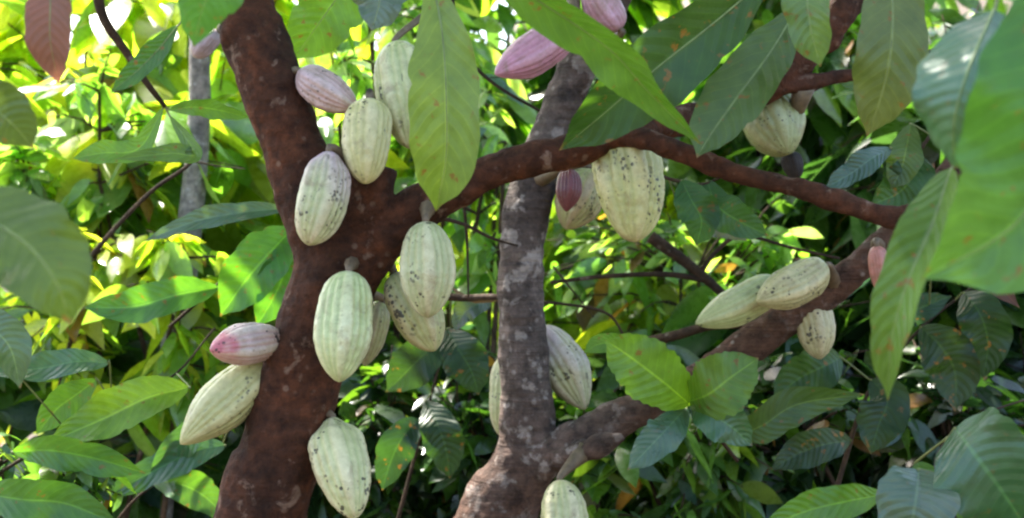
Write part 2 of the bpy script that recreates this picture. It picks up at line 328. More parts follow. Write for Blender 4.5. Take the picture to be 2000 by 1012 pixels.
# ------------------------------------------------------------------ pods
PROF = np.array([(0, .20), (.02, .40), (.06, .60), (.13, .80), (.24, .95), (.40, 1.0), (.55, .99), (.68, .91), (.80, .76), (.89, .57), (.945, .39), (.98, .22), (1, .01)])
def pod(label, a, b_, width, da, db=None, base=(.46, .50, .30), furrow=(.25, .34, .12), blush=None, bl=(0.0, 0.5), att=None, m=None, seed=0, spin=0, wart=1.0, point=None, group='cacao pods on the wood', name='cacao_pod', neck=0.0, stalk=True):
    """a: stem end in the photo, b_: tip"""
    db = da if db is None else db
    A, B = P(*a, da), P(*b_, db); R = width*0.485*K*(da+db)/2; ax = B-A; L = ax.length; ax = ax.normalized()
    rg = np.random.default_rng(seed)
    ns, nth = 56, 90; s = np.linspace(0, 1, ns); s = s-0.035*np.sin(2*np.pi*s)*0
    r = np.interp(s, PROF[:, 0], PROF[:, 1])
    ker = np.array([1, 2, 3, 2, 1])/9.; r = np.convolve(np.pad(r, 2, mode='edge'), ker, 'valid'); r[-1] = .008; r[0] = .2
    if neck: r *= 1-neck*np.exp(-((s-0.05)/.09)**2)
    r *= 1+0.05*np.sin(s*5+rg.uniform(0, 6))
    tp = rg.uniform(0, 1) if point is None else point; r *= 1-tp*0.42*np.clip((s-.55)/.45, 0, 1)**1.6
    up = Vector((0, -1, 0)); u = (up-ax*up.dot(ax)).normalized(); v_ = ax.cross(u)
    th = np.arange(nth)*2*np.pi/nth
    S, TH = np.meshgrid(s, th, indexing='ij')
    tw = TH+spin+0.12*np.sin(S*3)
    five = np.abs(np.cos(2.5*tw)); ten = np.abs(np.cos(5*tw))
    fur = np.clip(1-ten, 0, 1)**1.8*0.7+np.clip(1-five, 0, 1)**2.0*0.9          # sharp grooves
    fade = np.clip(np.minimum(S/.12, (1-S)/.06), 0, 1)
    wn = np.zeros_like(S); big = np.zeros_like(S)
    off = Vector((seed*3.1, seed*1.7, 0))
    for i in range(ns):
        for j in range(nth):
            q = Vector((math.cos(th[j])*r[i]*R, math.sin(th[j])*r[i]*R, s[i]*L))+off
            wn[i, j] = noise.noise(q*85)+0.6*noise.noise(q*170); big[i, j] = noise.noise(q*16)
    rr = R*r[:, None]*(1-0.135*fur*fade*rg.uniform(.8, 1.3)+0.022*wart*wn*fade+0.06*big)
    bend = R*0.10*np.sin(np.pi*s)*rg.uniform(-1, 1); bend2 = R*0.12*np.sin(np.pi*s*0.9)
    cen = np.array(A)[None, :]+np.outer(s*L, np.array(ax))+np.outer(bend, np.array(v_))+np.outer(bend2, np.array(u))*0.3
    V = cen[:, None, :]+rr[:, :, None]*(np.cos(TH)[:, :, None]*np.array(u)+np.sin(TH)[:, :, None]*np.array(v_))
    base = (base[0]*1.10, base[1]*.96, base[2]*.86); furrow = (furrow[0]*1.1, furrow[1]*1.02, furrow[2]*.8)
    col = np.array(base)[None, None, :]*(1+0.10*big[:, :, None])
    g = np.clip(fur*1.0, 0, 1)[:, :, None]*0.7
    pt = np.clip(big*1.6+.1, 0, 1)[:, :, None]*.35; col = col*(1-pt)+np.array((base[0]*1.25, base[1]*1.17, base[2]*1.5))*pt
    col = col*(1-g)+np.array(furrow)*g
    if blush is not None:
        f = np.clip((bl[1]-S+0.35*big)/max(1e-3, bl[1]-bl[0]), 0, 1)[:, :, None]*(0.55+0.45*(1-fur[:, :, None]))
        col = col*(1-f)+np.array(blush)*f
    F = []
    for i in range(ns-1):
        for j in range(nth):
            j2 = (j+1) % nth; F.append((i*nth+j, i*nth+j2, (i+1)*nth+j2, (i+1)*nth+j))
    F.append(tuple(range(nth))[::-1]); F.append(tuple((ns-1)*nth+j for j in range(nth)))
    uv = np.stack([TH/(2*np.pi)*1.0, S], -1).reshape(-1, 2)
    mid = np.array(A+(B-A)*0.5)
    root = empty(name, A, label, 'cacao pod', group)
    F = [f[::-1] for f in F]
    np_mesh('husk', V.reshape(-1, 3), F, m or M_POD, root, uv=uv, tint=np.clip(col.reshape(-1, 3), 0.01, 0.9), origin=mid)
    if stalk:
        best = min(AXES, key=lambda q: (q[0]-A).length-q[1]*0.3); T = best[0] if att is None else P(*att)
        if (T-A).length > 0.25: T = A+Vector((0, 0.08, 0.10))
        c1 = A-ax*min(0.008, (T-A).length*0.3)
        pth = spline([tuple(A+ax*0.008), tuple(c1), tuple(T)], 9)
        tubes('stalk', [(pth, 0.005+(0.016 if att is None else 0.002)*np.linspace(0, 1, 9)**3)], M_STALK, root, 8, origin=tuple(A))
    return root
M_PODBLACK = plain('pod_blackened', (.022, .016, .013), .8)
PURP = (.30, .17, .24); PALE = (.50, .52, .34); PINKW = (.50, .42, .40)
pods = [
 pod('speckled pale pod with mauve top, pressed against the left limb below its neighbour', (647, 298), (603, 480), 110, 2.2, 2.17, base=(.47, .50, .33), blush=(.50, .34, .42), bl=(0.05, .5), seed=1, point=0, neck=.22, spin=.3),
 pod('cream speckled pod standing just above the cut stump', (722, 196), (714, 360), 106, 2.24, 2.2, base=(.50, .52, .28), furrow=(.34, .36, .12), point=.1, seed=2, spin=.2),
 pod('pale green pod half hidden behind the long hanging leaf', (776, 82), (802, 292), 112, 2.3, 2.27, base=(.50, .55, .32), att=(842, 20, 2.4), seed=3, spin=.6),
 pod('small striped pod flushed brownish purple, tucked against the right side of the left limb', (584, 142), (698, 212), 78, 2.3, 2.27, base=(.48, .43, .32), furrow=(.20, .03, .05), blush=(.50, .36, .36), bl=(.2, 1.0), seed=4, point=.2, spin=.1),
 pod('clean ribbed green pod hanging under the fork, in front of another pod', (832, 434), (836, 622), 112, 2.2, 2.18, base=(.48, .52, .33), furrow=(.24, .33, .14), point=0, seed=5, spin=.05),
 pod('dull pale pod hanging lower, mostly behind the ribbed green pod under the fork', (772, 535), (850, 686), 108, 2.3, 2.27, base=(.42, .43, .24), seed=6, spin=.4),
 pod('large smooth green pod hanging flat on the middle of the reddish trunk', (682, 532), (662, 747), 122, 2.19, 2.14, base=(.48, .56, .32), furrow=(.27, .40, .15), seed=7, point=.25, spin=.12, m=M_PODCLEAN),
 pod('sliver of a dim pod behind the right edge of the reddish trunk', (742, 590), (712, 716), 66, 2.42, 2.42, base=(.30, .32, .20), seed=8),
 pod('short pod blushed crimson and lilac at its tip, left of the trunk', (548, 664), (410, 684), 84, 2.28, 2.2, base=(.50, .47, .36), furrow=(.30, .09, .10), blush=None, seed=9, spin=.35),
 pod('long tapering pale pod slanting down to the left below the crimson one', (525, 712), (352, 868), 104, 2.3, 2.24, base=(.44, .47, .25), furrow=(.28, .32, .12), seed=10, point=.7, spin=.5),
 pod('lowest speckled pod on the right flank of the reddish trunk, pointed at its top', (646, 818), (694, 1014), 118, 2.27, 2.2, base=(.50, .54, .32), seed=11, spin=.15, neck=.35, point=.2),
 pod('very large fat warty pod hanging below the crossing branch', (1208, 250), (1242, 474), 150, 2.31, 2.27, base=(.48, .53, .27), furrow=(.30, .36, .12), seed=12, spin=.2, wart=1.6, point=.15),
 pod('small smooth dark red young pod beside the grey trunk', (1112, 330), (1106, 414), 54, 2.6, 2.58, base=(.15, .045, .05), furrow=(.08, .02, .03), seed=13, m=M_PODCLEAN, wart=.2),
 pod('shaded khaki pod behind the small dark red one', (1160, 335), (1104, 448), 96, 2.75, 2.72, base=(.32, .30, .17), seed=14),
 pod('mauve pink pod lying diagonally high up beside the grey trunk', (1118, 52), (966, 146), 90, 2.55, 2.5, base=(.52, .30, .38), furrow=(.32, .10, .18), seed=15, spin=.3, m=M_PODCLEAN),
 pod('mauve pod at the top edge, partly behind the diagonal leaf', (1208, 60), (1145, -40), 78, 2.6, 2.58, base=(.45, .30, .36), furrow=(.30, .14, .20), seed=16, m=M_PODCLEAN),
 pod('round dull olive pod with brown smudges hanging beneath the upper right limb', (1478, 186), (1540, 300), 122, 2.6, 2.52, base=(.28, .335, .17), furrow=(.18, .23, .10), seed=17),
 pod('striped pod resting on top of the right branch, right one of two', (1612, 522), (1478, 590), 92, 2.55, 2.5, base=(.45, .46, .26), furrow=(.22, .24, .10), seed=18, spin=.25),
 pod('elongated pod pointing down left, left one of two on the right branch', (1520, 552), (1358, 634), 84, 2.6, 2.56, base=(.40, .47, .25), furrow=(.24, .32, .12), seed=19, spin=.1),
 pod('pod hanging from the underside of the right branch', (1582, 588), (1602, 702), 84, 2.66, 2.64, base=(.40, .40, .25), furrow=(.28, .29, .15), seed=20),
 pod('pinkish white pod emerging from behind the right side of the grey trunk', (1052, 640), (1144, 800), 96, 2.85, 2.78, base=(.50, .50, .36), blush=(.44, .36, .40), bl=(.1, .6), seed=21, spin=.3),
 pod('greenish pod edge showing at the left side of the grey trunk', (1000, 690), (985, 858), 84, 2.85, 2.82, base=(.42, .46, .28), seed=22),
 pod('pale pod at the bottom edge below the grey trunk', (1096, 938), (1100, 1125), 100, 2.6, 2.56, base=(.50, .53, .34), seed=23, spin=.4),
 pod('small pinkish pod at the end of the right branch near the hanging leaf', (1712, 480), (1722, 575), 46, 2.56, 2.56, base=(.42, .20, .17), furrow=(.30, .12, .10), seed=24, m=M_PODCLEAN),
 pod('blackened withered young pod below the dull olive pod', (1540, 296), (1556, 352), 44, 2.6, 2.6, base=(.02, .018, .016), furrow=(.01, .01, .01), seed=25, wart=2, m=M_PODBLACK),
 pod('blurred greyish mauve pod behind the left limb near the top', (425, 60), (378, 112), 52, 2.7, 2.7, base=(.38, .33, .38), furrow=(.28, .22, .28), seed=26, m=M_PODCLEAN),
]
# crimson flush on the tip of the ninth pod
h9 = [c for c in pods[8].children if c.name.startswith('husk')][0].data
t9 = h9.color_attributes['tint']; 
for i, v in enumerate(h9.vertices):
    S_ = (i//90)/55.0; f = max(0, min(1, (S_-0.66)/0.25+0.9*noise.noise(v.co*55))); f2 = max(0, min(1, 1-abs(S_-.5)*2.2))*0.4
    c = Vector(t9.data[i].color[:3]); c = c.lerp(Vector((.42, .36, .42)), f2); c = c.lerp(Vector((.46, .08, .12)), f*0.85 if v.co.z > -.01 else f*.4)
    t9.data[i].color = (*c, 1)

# ------------------------------------------------------------------ single leaves near the camera
def leaf_profile(s, peak=0.5, tip=0.12):
    a = np.sin(np.pi*np.clip(s, 0, 1)**(math.log(0.5)/math.log(peak)))
    w_ = np.clip(a, 0, 1)**0.72
    t = np.clip((1-s)/tip, 0, 1); return w_*(0.25+0.75*t**0.9)*(np.clip(s/0.03, 0, 1)**.5)+0.004
def leaf_geo(path, width, roll=0, fold=0.25, wave=0.065, peak=0.5, ncross=12, nlen=64, seed=0, curl=0.0, teeth=0.0, quilt=0.006, wl=1.0, wr=1.0, trim=1.0):
    rows = [tuple(P(*q)) for q in path]; mid = spline(rows, nlen+1)
    if trim < 1: mid = mid[0]+(mid-mid[0])*trim
    T = np.gradient(mid, axis=0); T /= np.linalg.norm(T, axis=1)[:, None]
    view = mid-np.array([0, 0, CAMZ]); view /= np.linalg.norm(view, axis=1)[:, None]
    side = np.cross(view, T); side /= np.linalg.norm(side, axis=1)[:, None]
    nor = np.cross(T, side)                       # points roughly at the camera or away
    cr, sr = math.cos(roll), math.sin(roll); side, nor = side*cr+nor*sr, nor*cr-side*sr
    s = np.linspace(0, 1, nlen+1); dm = np.linalg.norm(mid, axis=1).mean()
    Wd = width*0.5*K*mid[:, 1].mean()*leaf_profile(s, peak)
    t = np.linspace(-1, 1, ncross+1); Sg, Tg = np.meshgrid(s, t, indexing='ij'); at = np.abs(Tg)
    rg = np.random.default_rng(seed); ph = rg.uniform(0, 6.28, 4)
    wmax = Wd.max()
    W2 = Wd[:, None]*np.where(Tg < 0, wl, wr)*(1+teeth*np.sin(Sg*85)*at**3)
    W2 = W2*(1+0.04*np.sin(Sg*15+ph[1]+Tg*3)*at+0.018*np.sin(Sg*41+ph[3]+Tg*5)*at)
    for _ in range(2):                             # torn or nibbled margin
        c0, sd_ = rg.uniform(.25, .9), rg.choice([-1, 1]); W2 = W2*(1-rg.uniform(.02, .12)*np.exp(-((Sg-c0)/rg.uniform(.012, .03))**2)*(Tg*sd_ > 0.6))
    h = -fold*at*W2-curl*at**2.5*W2
    h += wave*wmax*2*at**1.6*(np.sin(Sg*13+ph[0]+np.sign(Tg)*1.3)+0.6*np.sin(Sg*23+ph[1]+Tg*2))*np.sin(np.pi*Sg)
    h += quilt*wmax*2*np.cos((Sg-0.16*at**1.25)*13*2*np.pi)*at*(1-at**3)*np.sin(np.pi*Sg)
    h += wmax*0.12*np.sin(Sg*5+ph[2])
    V = mid[:, None, :]+side[:, None, :]*(W2*Tg)[:, :, None]+nor[:, None, :]*h[:, :, None]
    F = []
    n2 = ncross+1
    for i in range(nlen):
        for j in range(ncross):
            F.append((i*n2+j, (i+1)*n2+j, (i+1)*n2+j+1, i*n2+j+1))
    uv = np.stack([Sg, Tg], -1).reshape(-1, 2)
    midv = V[:, ncross//2, :]
    return V.reshape(-1, 3), F, uv, midv, nor
def leaf(label, path, width, tint=(.07, .14, .025), edge=None, m=None, parent=None, group='broad cacao leaves hanging near the camera', name='cacao_leaf', stalk=True, sd=None, rib=True, **kw):
    V, F, uv, midv, nor = leaf_geo(path, width, **kw)
    t = np.ones((len(V), 3))*np.array(tint)
    if edge is not None:
        e = np.clip((uv[:, 0]-0.55)/0.4, 0, 1)[:, None]; t = t*(1-e)+np.array(edge)*e
    if parent is None:
        o = np_mesh(name, V, F, m or M_HERO, None, uv=uv, tint=t, origin=tuple(midv[0])); tag(o, label, 'leaf', group)
    else:
        o = np_mesh(name, V, F, m or M_HERO, parent, uv=uv, tint=t, origin=tuple(midv[0]))
        if label: o['label'] = label
    d = midv[:, 1].mean(); r0 = max(0.0009, width*K*d*0.013)
    if rib:
        n = len(midv); a = [midv[:n-3:2]-nor[:n-3:2]*r0*0.2, np.linspace(r0*1.3, r0*0.3, len(midv[:n-3:2]))]
        rb = tubes('midrib', [a], M_RIB, o, 6, origin=tuple(midv[0]))
        if parent is not None: rb.parent = o; rb.location = (0, 0, 0)
    if stalk:
        T0 = (midv[0]-midv[2]); T0 /= np.linalg.norm(T0); e = midv[0]+T0*0.035+np.array([0, 0, 0.02]) if sd is None else np.array(P(*sd))
        p = spline([tuple(midv[1]), tuple(midv[0]+T0*0.008), tuple(e)], 8)
        st = tubes('stalk', [(p, r0*1.5)], M_PETIOLE, o, 6, origin=tuple(midv[0]))
        if parent is not None: st.location = (0, 0, 0)
    return o
OLIVE = (.105, .145, .04); MID = (.055, .13, .025); DARK = (.03, .075, .02); BLUE = (.045, .10, .055); YEL = (.20, .28, .04)
leaf('long broad yellow green leaf hanging straight down in front of the pods', [(838, -60, 1.95), (862, 60, 1.93), (872, 190, 1.92), (872, 310, 1.93), (852, 412, 1.96)], 142, (.125, .20, .04), fold=.45, peak=.56, roll=.15, seed=1)
leaf('bright green leaf sweeping diagonally down to a thin drip tip over the limb', [(960, -60, 1.75), (1080, 20, 1.78), (1190, 100, 1.8), (1270, 185, 1.83), (1372, 282, 1.86)], 98, (.07, .16, .025), fold=.5, roll=.5, peak=.42, seed=2)
leaf('dark ribbed leaf slanting down left behind the diagonal bright leaf', [(1500, -50, 2.1), (1400, 40, 2.08), (1290, 130, 2.05), (1190, 215, 2.05), (1092, 292, 2.08)], 150, (.025, .065, .015), roll=-.3, fold=.3, seed=3)
leaf('mid green ribbed leaf hanging left of the upper right limb, tip touching the branch', [(1560, 10, 2.2), (1510, 90, 2.15), (1445, 180, 2.1), (1395, 255, 2.08), (1362, 312, 2.07)], 125, (.055, .10, .03), roll=.35, fold=.25, seed=4)
leaf('narrow pale leaf with a drip tip in front of the upper right limb', [(1570, -90, 2.0), (1576, -20, 1.98), (1584, 60, 1.97), (1602, 132, 1.98)], 92, (.10, .17, .06), roll=.2, fold=.3, seed=5)
leaf('olive ribbed leaf with an orange brown tip hanging from the top right', [(1730, -90, 1.95), (1742, 0, 1.93), (1738, 100, 1.92), (1720, 190, 1.93), (1694, 268, 1.95)], 140, (.085, .12, .04), edge=(.10, .12, .045), roll=-.2, fold=.2, seed=6)
leaf('large blurred glossy leaf at the right edge reaching down to a pale tip', [(2085, -140, 1.27), (2085, 60, 1.25), (2070, 250, 1.24), (1995, 430, 1.25), (1798, 545, 1.28)], 325, (.045, .14, .025), edge=(.08, .19, .05), fold=.35, roll=-.25, peak=.55, seed=7, wr=1.2, quilt=.022)
leaf('rounded bluish shiny leaf left of the large blurred leaf at the right edge', [(1940, 10, 1.37), (1915, 80, 1.35), (1885, 170, 1.34), (1865, 250, 1.35), (1862, 335, 1.38)], 215, (.05, .125, .07), m=M_GLOSS, fold=-.2, roll=.35, peak=.45, seed=8, quilt=.02)
leaf('narrow hanging leaf with a brown shrivelled tip below the large blurred leaf', [(1860, 330, 1.5), (1828, 430, 1.48), (1770, 560, 1.47), (1738, 670, 1.48), (1732, 785, 1.5)], 108, (.075, .15, .03), edge=(.07, .13, .03), fold=.5, roll=.5, peak=.42, seed=9)
leaf('big dull olive leaf entering at the left edge above the middle', [(-110, 400, 1.35), (-20, 430, 1.33), (60, 480, 1.32), (110, 550, 1.32), (136, 632, 1.34)], 200, (.065, .115, .025), fold=.12, roll=-.3, peak=.5, seed=10)
leaf('dark olive leaf at the left edge above the big olive one', [(-90, 170, 1.5), (-30, 200, 1.5), (20, 240, 1.5), (66, 292, 1.52)], 120, (.06, .10, .035), fold=.1, roll=.2, seed=11)
leaf('dried pinkish brown leaf hanging at the top left', [(92, -60, 1.7), (98, 0, 1.68), (100, 80, 1.68), (116, 165, 1.7)], 92, (.21, .095, .06), m=M_DEAD, fold=.3, roll=.3, seed=12)
leaf('narrow dark leaf slanting down left below the top left twig', [(348, 50, 2.0), (310, 95, 2.0), (265, 140, 2.0), (216, 182, 2.0)], 48, (.04, .11, .025), fold=.3, roll=.3, seed=13)
leaf('blurred mid green leaf covering the top of the left limb', [(480, -120, 1.5), (440, -60, 1.5), (400, 10, 1.5), (378, 92, 1.52)], 118, (.05, .15, .04), m=M_HERO, fold=.1, roll=-.2, seed=14)
leaf('vivid sunlit leaf between the left limb and the bluish leaf at the top', [(720, -80, 2.7), (670, -20, 2.7), (620, 50, 2.7), (572, 118, 2.7)], 130, (.10, .22, .03), fold=.15, seed=15)
leaf('pale bluish leaf with fine ribs at the top edge left of the long hanging leaf', [(735, -80, 2.5), (740, -40, 2.5), (742, 10, 2.5), (728, 62, 2.5)], 118, (.10, .15, .13), m=M_GLOSS, fold=-.1, roll=.4, seed=16)

# ------------------------------------------------------------------ shoots: a twig carrying a few broad leaves
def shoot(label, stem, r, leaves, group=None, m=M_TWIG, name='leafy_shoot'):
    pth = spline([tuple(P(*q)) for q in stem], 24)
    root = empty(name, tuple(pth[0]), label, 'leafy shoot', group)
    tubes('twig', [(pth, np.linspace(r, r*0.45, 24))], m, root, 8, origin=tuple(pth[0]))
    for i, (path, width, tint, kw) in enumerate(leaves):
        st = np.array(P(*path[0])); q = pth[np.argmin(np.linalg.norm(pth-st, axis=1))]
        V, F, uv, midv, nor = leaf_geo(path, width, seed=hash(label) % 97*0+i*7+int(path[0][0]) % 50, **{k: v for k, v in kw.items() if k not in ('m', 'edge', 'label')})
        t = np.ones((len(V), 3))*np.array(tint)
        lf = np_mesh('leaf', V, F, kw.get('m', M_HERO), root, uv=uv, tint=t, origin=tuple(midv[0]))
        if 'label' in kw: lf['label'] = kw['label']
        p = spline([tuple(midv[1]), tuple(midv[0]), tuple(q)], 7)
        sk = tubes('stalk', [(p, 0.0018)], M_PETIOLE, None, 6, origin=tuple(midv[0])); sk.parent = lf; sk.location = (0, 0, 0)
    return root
G = M_GLOSS
shoot('toothed bright green shoot growing up from the low right branch', [(1440, 900, 2.72), (1400, 850, 2.66), (1345, 782, 2.6), (1310, 735, 2.58)], .004, [
    ([(1345, 788, 2.58), (1300, 750, 2.52), (1235, 700, 2.5), (1182, 664, 2.5)], 118, (.10, .21, .025), dict(fold=.15, teeth=.03, peak=.5)),
    ([(1345, 785, 2.58), (1385, 770, 2.5), (1430, 735, 2.48), (1482, 698, 2.48)], 122, (.085, .17, .025), dict(fold=.12, teeth=.03, peak=.5, roll=-.1)),
    ([(1360, 790, 2.58), (1390, 810, 2.5), (1430, 835, 2.48), (1470, 872, 2.48)], 84, (.04, .11, .045), dict(fold=.2, m=G)),
    ([(1340, 800, 2.58), (1310, 830, 2.5), (1270, 870, 2.48), (1225, 918, 2.48)], 76, (.05, .11, .06), dict(fold=-.1, m=G, roll=.3)),
    ([(1235, 690, 2.6), (1210, 672, 2.6), (1170, 672, 2.6), (1140, 690, 2.6)], 40, (.10, .22, .03), dict(fold=.2)),
    ([(1440, 850, 2.62), (1490, 830, 2.6), (1560, 790, 2.6), (1690, 770, 2.6)], 76, (.045, .09, .02), dict(fold=.2, roll=.2)),
])
shoot('dark glossy shoot rising in the bottom right corner', [(1900, 1080, 1.9), (1830, 930, 1.92), (1850, 860, 1.94), (1920, 810, 1.96), (2020, 775, 1.98)], .003, [
    ([(1858, 832, 1.9), (1900, 880, 1.85), (1960, 960, 1.84), (2020, 1060, 1.86)], 200, (.028, .085, .035), dict(fold=.12, m=G, roll=.2, peak=.45)),
    ([(1796, 912, 1.9), (1790, 960, 1.87), (1780, 1020, 1.86), (1760, 1120, 1.88)], 150, (.055, .10, .065), dict(fold=.45, m=G, roll=-.1, peak=.5, label='leaf with one half reflecting blue grey sky')),
    ([(1730, 965, 1.98), (1650, 980, 1.95), (1570, 1000, 1.95), (1480, 1040, 1.95)], 74, (.07, .17, .02), dict(fold=.2)),
    ([(1790, 900, 2.1), (1810, 940, 2.1), (1840, 990, 2.1), (1870, 1060, 2.1)], 90, (.05, .12, .03), dict(fold=.2)),
])
shoot('sunlit low shoot spreading leaves to the left of the slanting pod', [(-60, 960, 2.7), (60, 885, 2.72), (180, 800, 2.75), (330, 740, 2.8), (420, 640, 2.8)], .004, [
    ([(372, 755, 2.75), (290, 775, 2.7), (200, 820, 2.7), (90, 868, 2.7)], 92, (.13, .25, .025), dict(fold=.35, roll=.3, label='yellow green leaf catching the sun')),
    ([(215, 708, 2.7), (150, 705, 2.65), (70, 722, 2.65), (-30, 728, 2.65)], 62, (.05, .12, .06), dict(fold=.2, m=G, roll=.5)),
    ([(20, 885, 2.7), (100, 880, 2.65), (190, 895, 2.65), (285, 925, 2.66)], 70, (.06, .16, .03), dict(fold=.3, roll=.3)),
    ([(-40, 960, 2.6), (40, 975, 2.55), (130, 985, 2.55), (240, 1030, 2.56)], 90, (.05, .14, .03), dict(fold=.3, roll=.2)),
    ([(190, 740, 2.75), (150, 770, 2.75), (110, 800, 2.75), (70, 850, 2.75)], 66, (.06, .15, .03), dict(fold=.2)),
    ([(-60, 620, 2.6), (-20, 640, 2.58), (20, 680, 2.58), (40, 760, 2.6)], 90, (.05, .10, .07), dict(fold=.1, m=G)),
])
shoot('dim blue green shoot just left of the lowest trunk', [(200, 1060, 3.0), (260, 980, 3.0), (340, 920, 3.0), (430, 880, 3.0)], .004, [
    ([(440, 870, 2.95), (380, 880, 2.9), (300, 920, 2.9), (200, 975, 2.9)], 70, (.04, .11, .05), dict(fold=.2, m=G, roll=.3)),
    ([(460, 800, 2.95), (400, 830, 2.9), (340, 880, 2.9), (290, 940, 2.9)], 60, (.04, .11, .05), dict(fold=.2, m=G)),
    ([(300, 940, 2.95), (350, 945, 2.9), (400, 970, 2.9), (450, 1020, 2.9)], 70, (.05, .13, .03), dict(fold=.2)),
])
shoot('shoot of vivid leaves against the left side of the fork', [(330, 640, 3.0), (420, 560, 3.0), (520, 470, 3.0), (600, 420, 3.0)], .004, [
    ([(575, 440, 2.95), (530, 490, 2.9), (480, 550, 2.9), (430, 618, 2.9)], 110, (.06, .18, .025), dict(fold=.25, roll=.2)),
    ([(585, 470, 2.95), (560, 520, 2.9), (540, 570, 2.9), (500, 640, 2.9)], 90, (.05, .16, .025), dict(fold=.2)),
    ([(560, 408, 2.9), (480, 415, 2.86), (380, 432, 2.86), (278, 472, 2.87)], 44, (.055, .11, .075), dict(fold=.3, m=G, roll=.4, label='long narrow blue grey leaf')),
    ([(430, 560, 2.95), (350, 575, 2.9), (260, 600, 2.9), (160, 600, 2.9)], 74, (.05, .15, .03), dict(fold=.3, roll=.2)),
])
shoot('thin brown shoot with narrow leaves crossing the bright top left', [(185, -60, 2.4), (200, 30, 2.42), (245, 100, 2.45), (285, 160, 2.47), (322, 208, 2.5)], .010, [
    ([(330, 215, 2.5), (380, 210, 2.45), (430, 215, 2.45), (490, 230, 2.45)], 40, (.07, .17, .03), dict(fold=.2, roll=.4)),
    ([(318, 210, 2.5), (270, 290, 2.5), (200, 300, 2.5), (140, 310, 2.5)], 50, (.09, .20, .03), dict(fold=.2, roll=.4)),
    ([(330, 225, 2.5), (380, 300, 2.45), (330, 300, 2.45), (220, 310, 2.45)], 40, (.08, .16, .03), dict(fold=.2, roll=.4)),
])
shoot('dark leaved shoot in the shade between the two trunks', [(760, 1080, 3.2), (800, 930, 3.2), (840, 780, 3.2), (880, 640, 3.2)], .005, [  # leaf tints darkened to carry the shade between the trunks
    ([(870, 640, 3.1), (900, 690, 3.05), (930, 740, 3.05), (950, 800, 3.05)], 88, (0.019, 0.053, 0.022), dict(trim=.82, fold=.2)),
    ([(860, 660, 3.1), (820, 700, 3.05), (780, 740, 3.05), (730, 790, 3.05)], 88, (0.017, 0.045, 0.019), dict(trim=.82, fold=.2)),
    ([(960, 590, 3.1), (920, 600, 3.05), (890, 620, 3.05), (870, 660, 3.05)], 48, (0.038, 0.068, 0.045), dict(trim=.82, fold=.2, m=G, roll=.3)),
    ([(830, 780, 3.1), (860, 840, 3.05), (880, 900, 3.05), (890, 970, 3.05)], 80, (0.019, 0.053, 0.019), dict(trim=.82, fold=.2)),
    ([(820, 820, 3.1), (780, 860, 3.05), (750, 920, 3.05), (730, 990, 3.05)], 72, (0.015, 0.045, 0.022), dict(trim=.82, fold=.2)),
    ([(880, 560, 3.0), (910, 580, 2.95), (950, 584, 2.95), (1000, 580, 2.95)], 16, (0.144, 0.101, 0.043), dict(fold=.3, roll=.6, m=M_DEAD)),
])
shoot('deep green shoot under the right branch in heavy shade', [(1600, 1080, 3.0), (1650, 900, 3.0), (1700, 760, 3.0), (1800, 640, 3.0), (1900, 560, 3.0)], .006, [  # part of the heavy shade is put into these leaf tints
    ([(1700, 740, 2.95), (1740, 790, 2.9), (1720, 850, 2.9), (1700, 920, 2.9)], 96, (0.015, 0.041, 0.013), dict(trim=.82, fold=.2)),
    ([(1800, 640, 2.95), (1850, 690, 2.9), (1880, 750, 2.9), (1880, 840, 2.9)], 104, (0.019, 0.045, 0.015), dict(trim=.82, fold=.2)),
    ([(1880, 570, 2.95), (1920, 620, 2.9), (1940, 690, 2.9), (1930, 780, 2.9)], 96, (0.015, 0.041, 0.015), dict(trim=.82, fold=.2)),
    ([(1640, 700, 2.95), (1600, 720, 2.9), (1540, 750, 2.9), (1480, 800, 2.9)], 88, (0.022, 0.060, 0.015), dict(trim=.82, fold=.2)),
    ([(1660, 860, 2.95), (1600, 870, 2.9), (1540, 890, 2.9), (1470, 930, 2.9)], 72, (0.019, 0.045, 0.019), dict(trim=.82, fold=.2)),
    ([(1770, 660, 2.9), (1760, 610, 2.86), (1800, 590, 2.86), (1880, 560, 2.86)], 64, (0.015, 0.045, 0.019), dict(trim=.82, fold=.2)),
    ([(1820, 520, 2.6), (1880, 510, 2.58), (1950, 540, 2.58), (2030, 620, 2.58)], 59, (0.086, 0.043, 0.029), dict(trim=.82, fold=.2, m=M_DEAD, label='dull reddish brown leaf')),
])
shoot('leaves hanging in the gap below the crossing branch', [(1260, 330, 2.7), (1310, 350, 2.68), (1370, 360, 2.66), (1420, 340, 2.66)], .004, [
    ([(1330, 350, 2.66), (1350, 390, 2.63), (1370, 430, 2.63), (1360, 480, 2.64)], 80, (.035, .10, .03), dict(fold=.2)),
    ([(1380, 350, 2.66), (1400, 400, 2.63), (1440, 430, 2.63), (1500, 460, 2.64)], 74, (.03, .085, .03), dict(fold=.2)),
    ([(1340, 440, 2.9), (1380, 430, 2.9), (1420, 440, 2.9), (1460, 470, 2.9)], 60, (.10, .13, .12), dict(fold=.1, m=G, roll=.3, label='pale shiny leaf')),
])
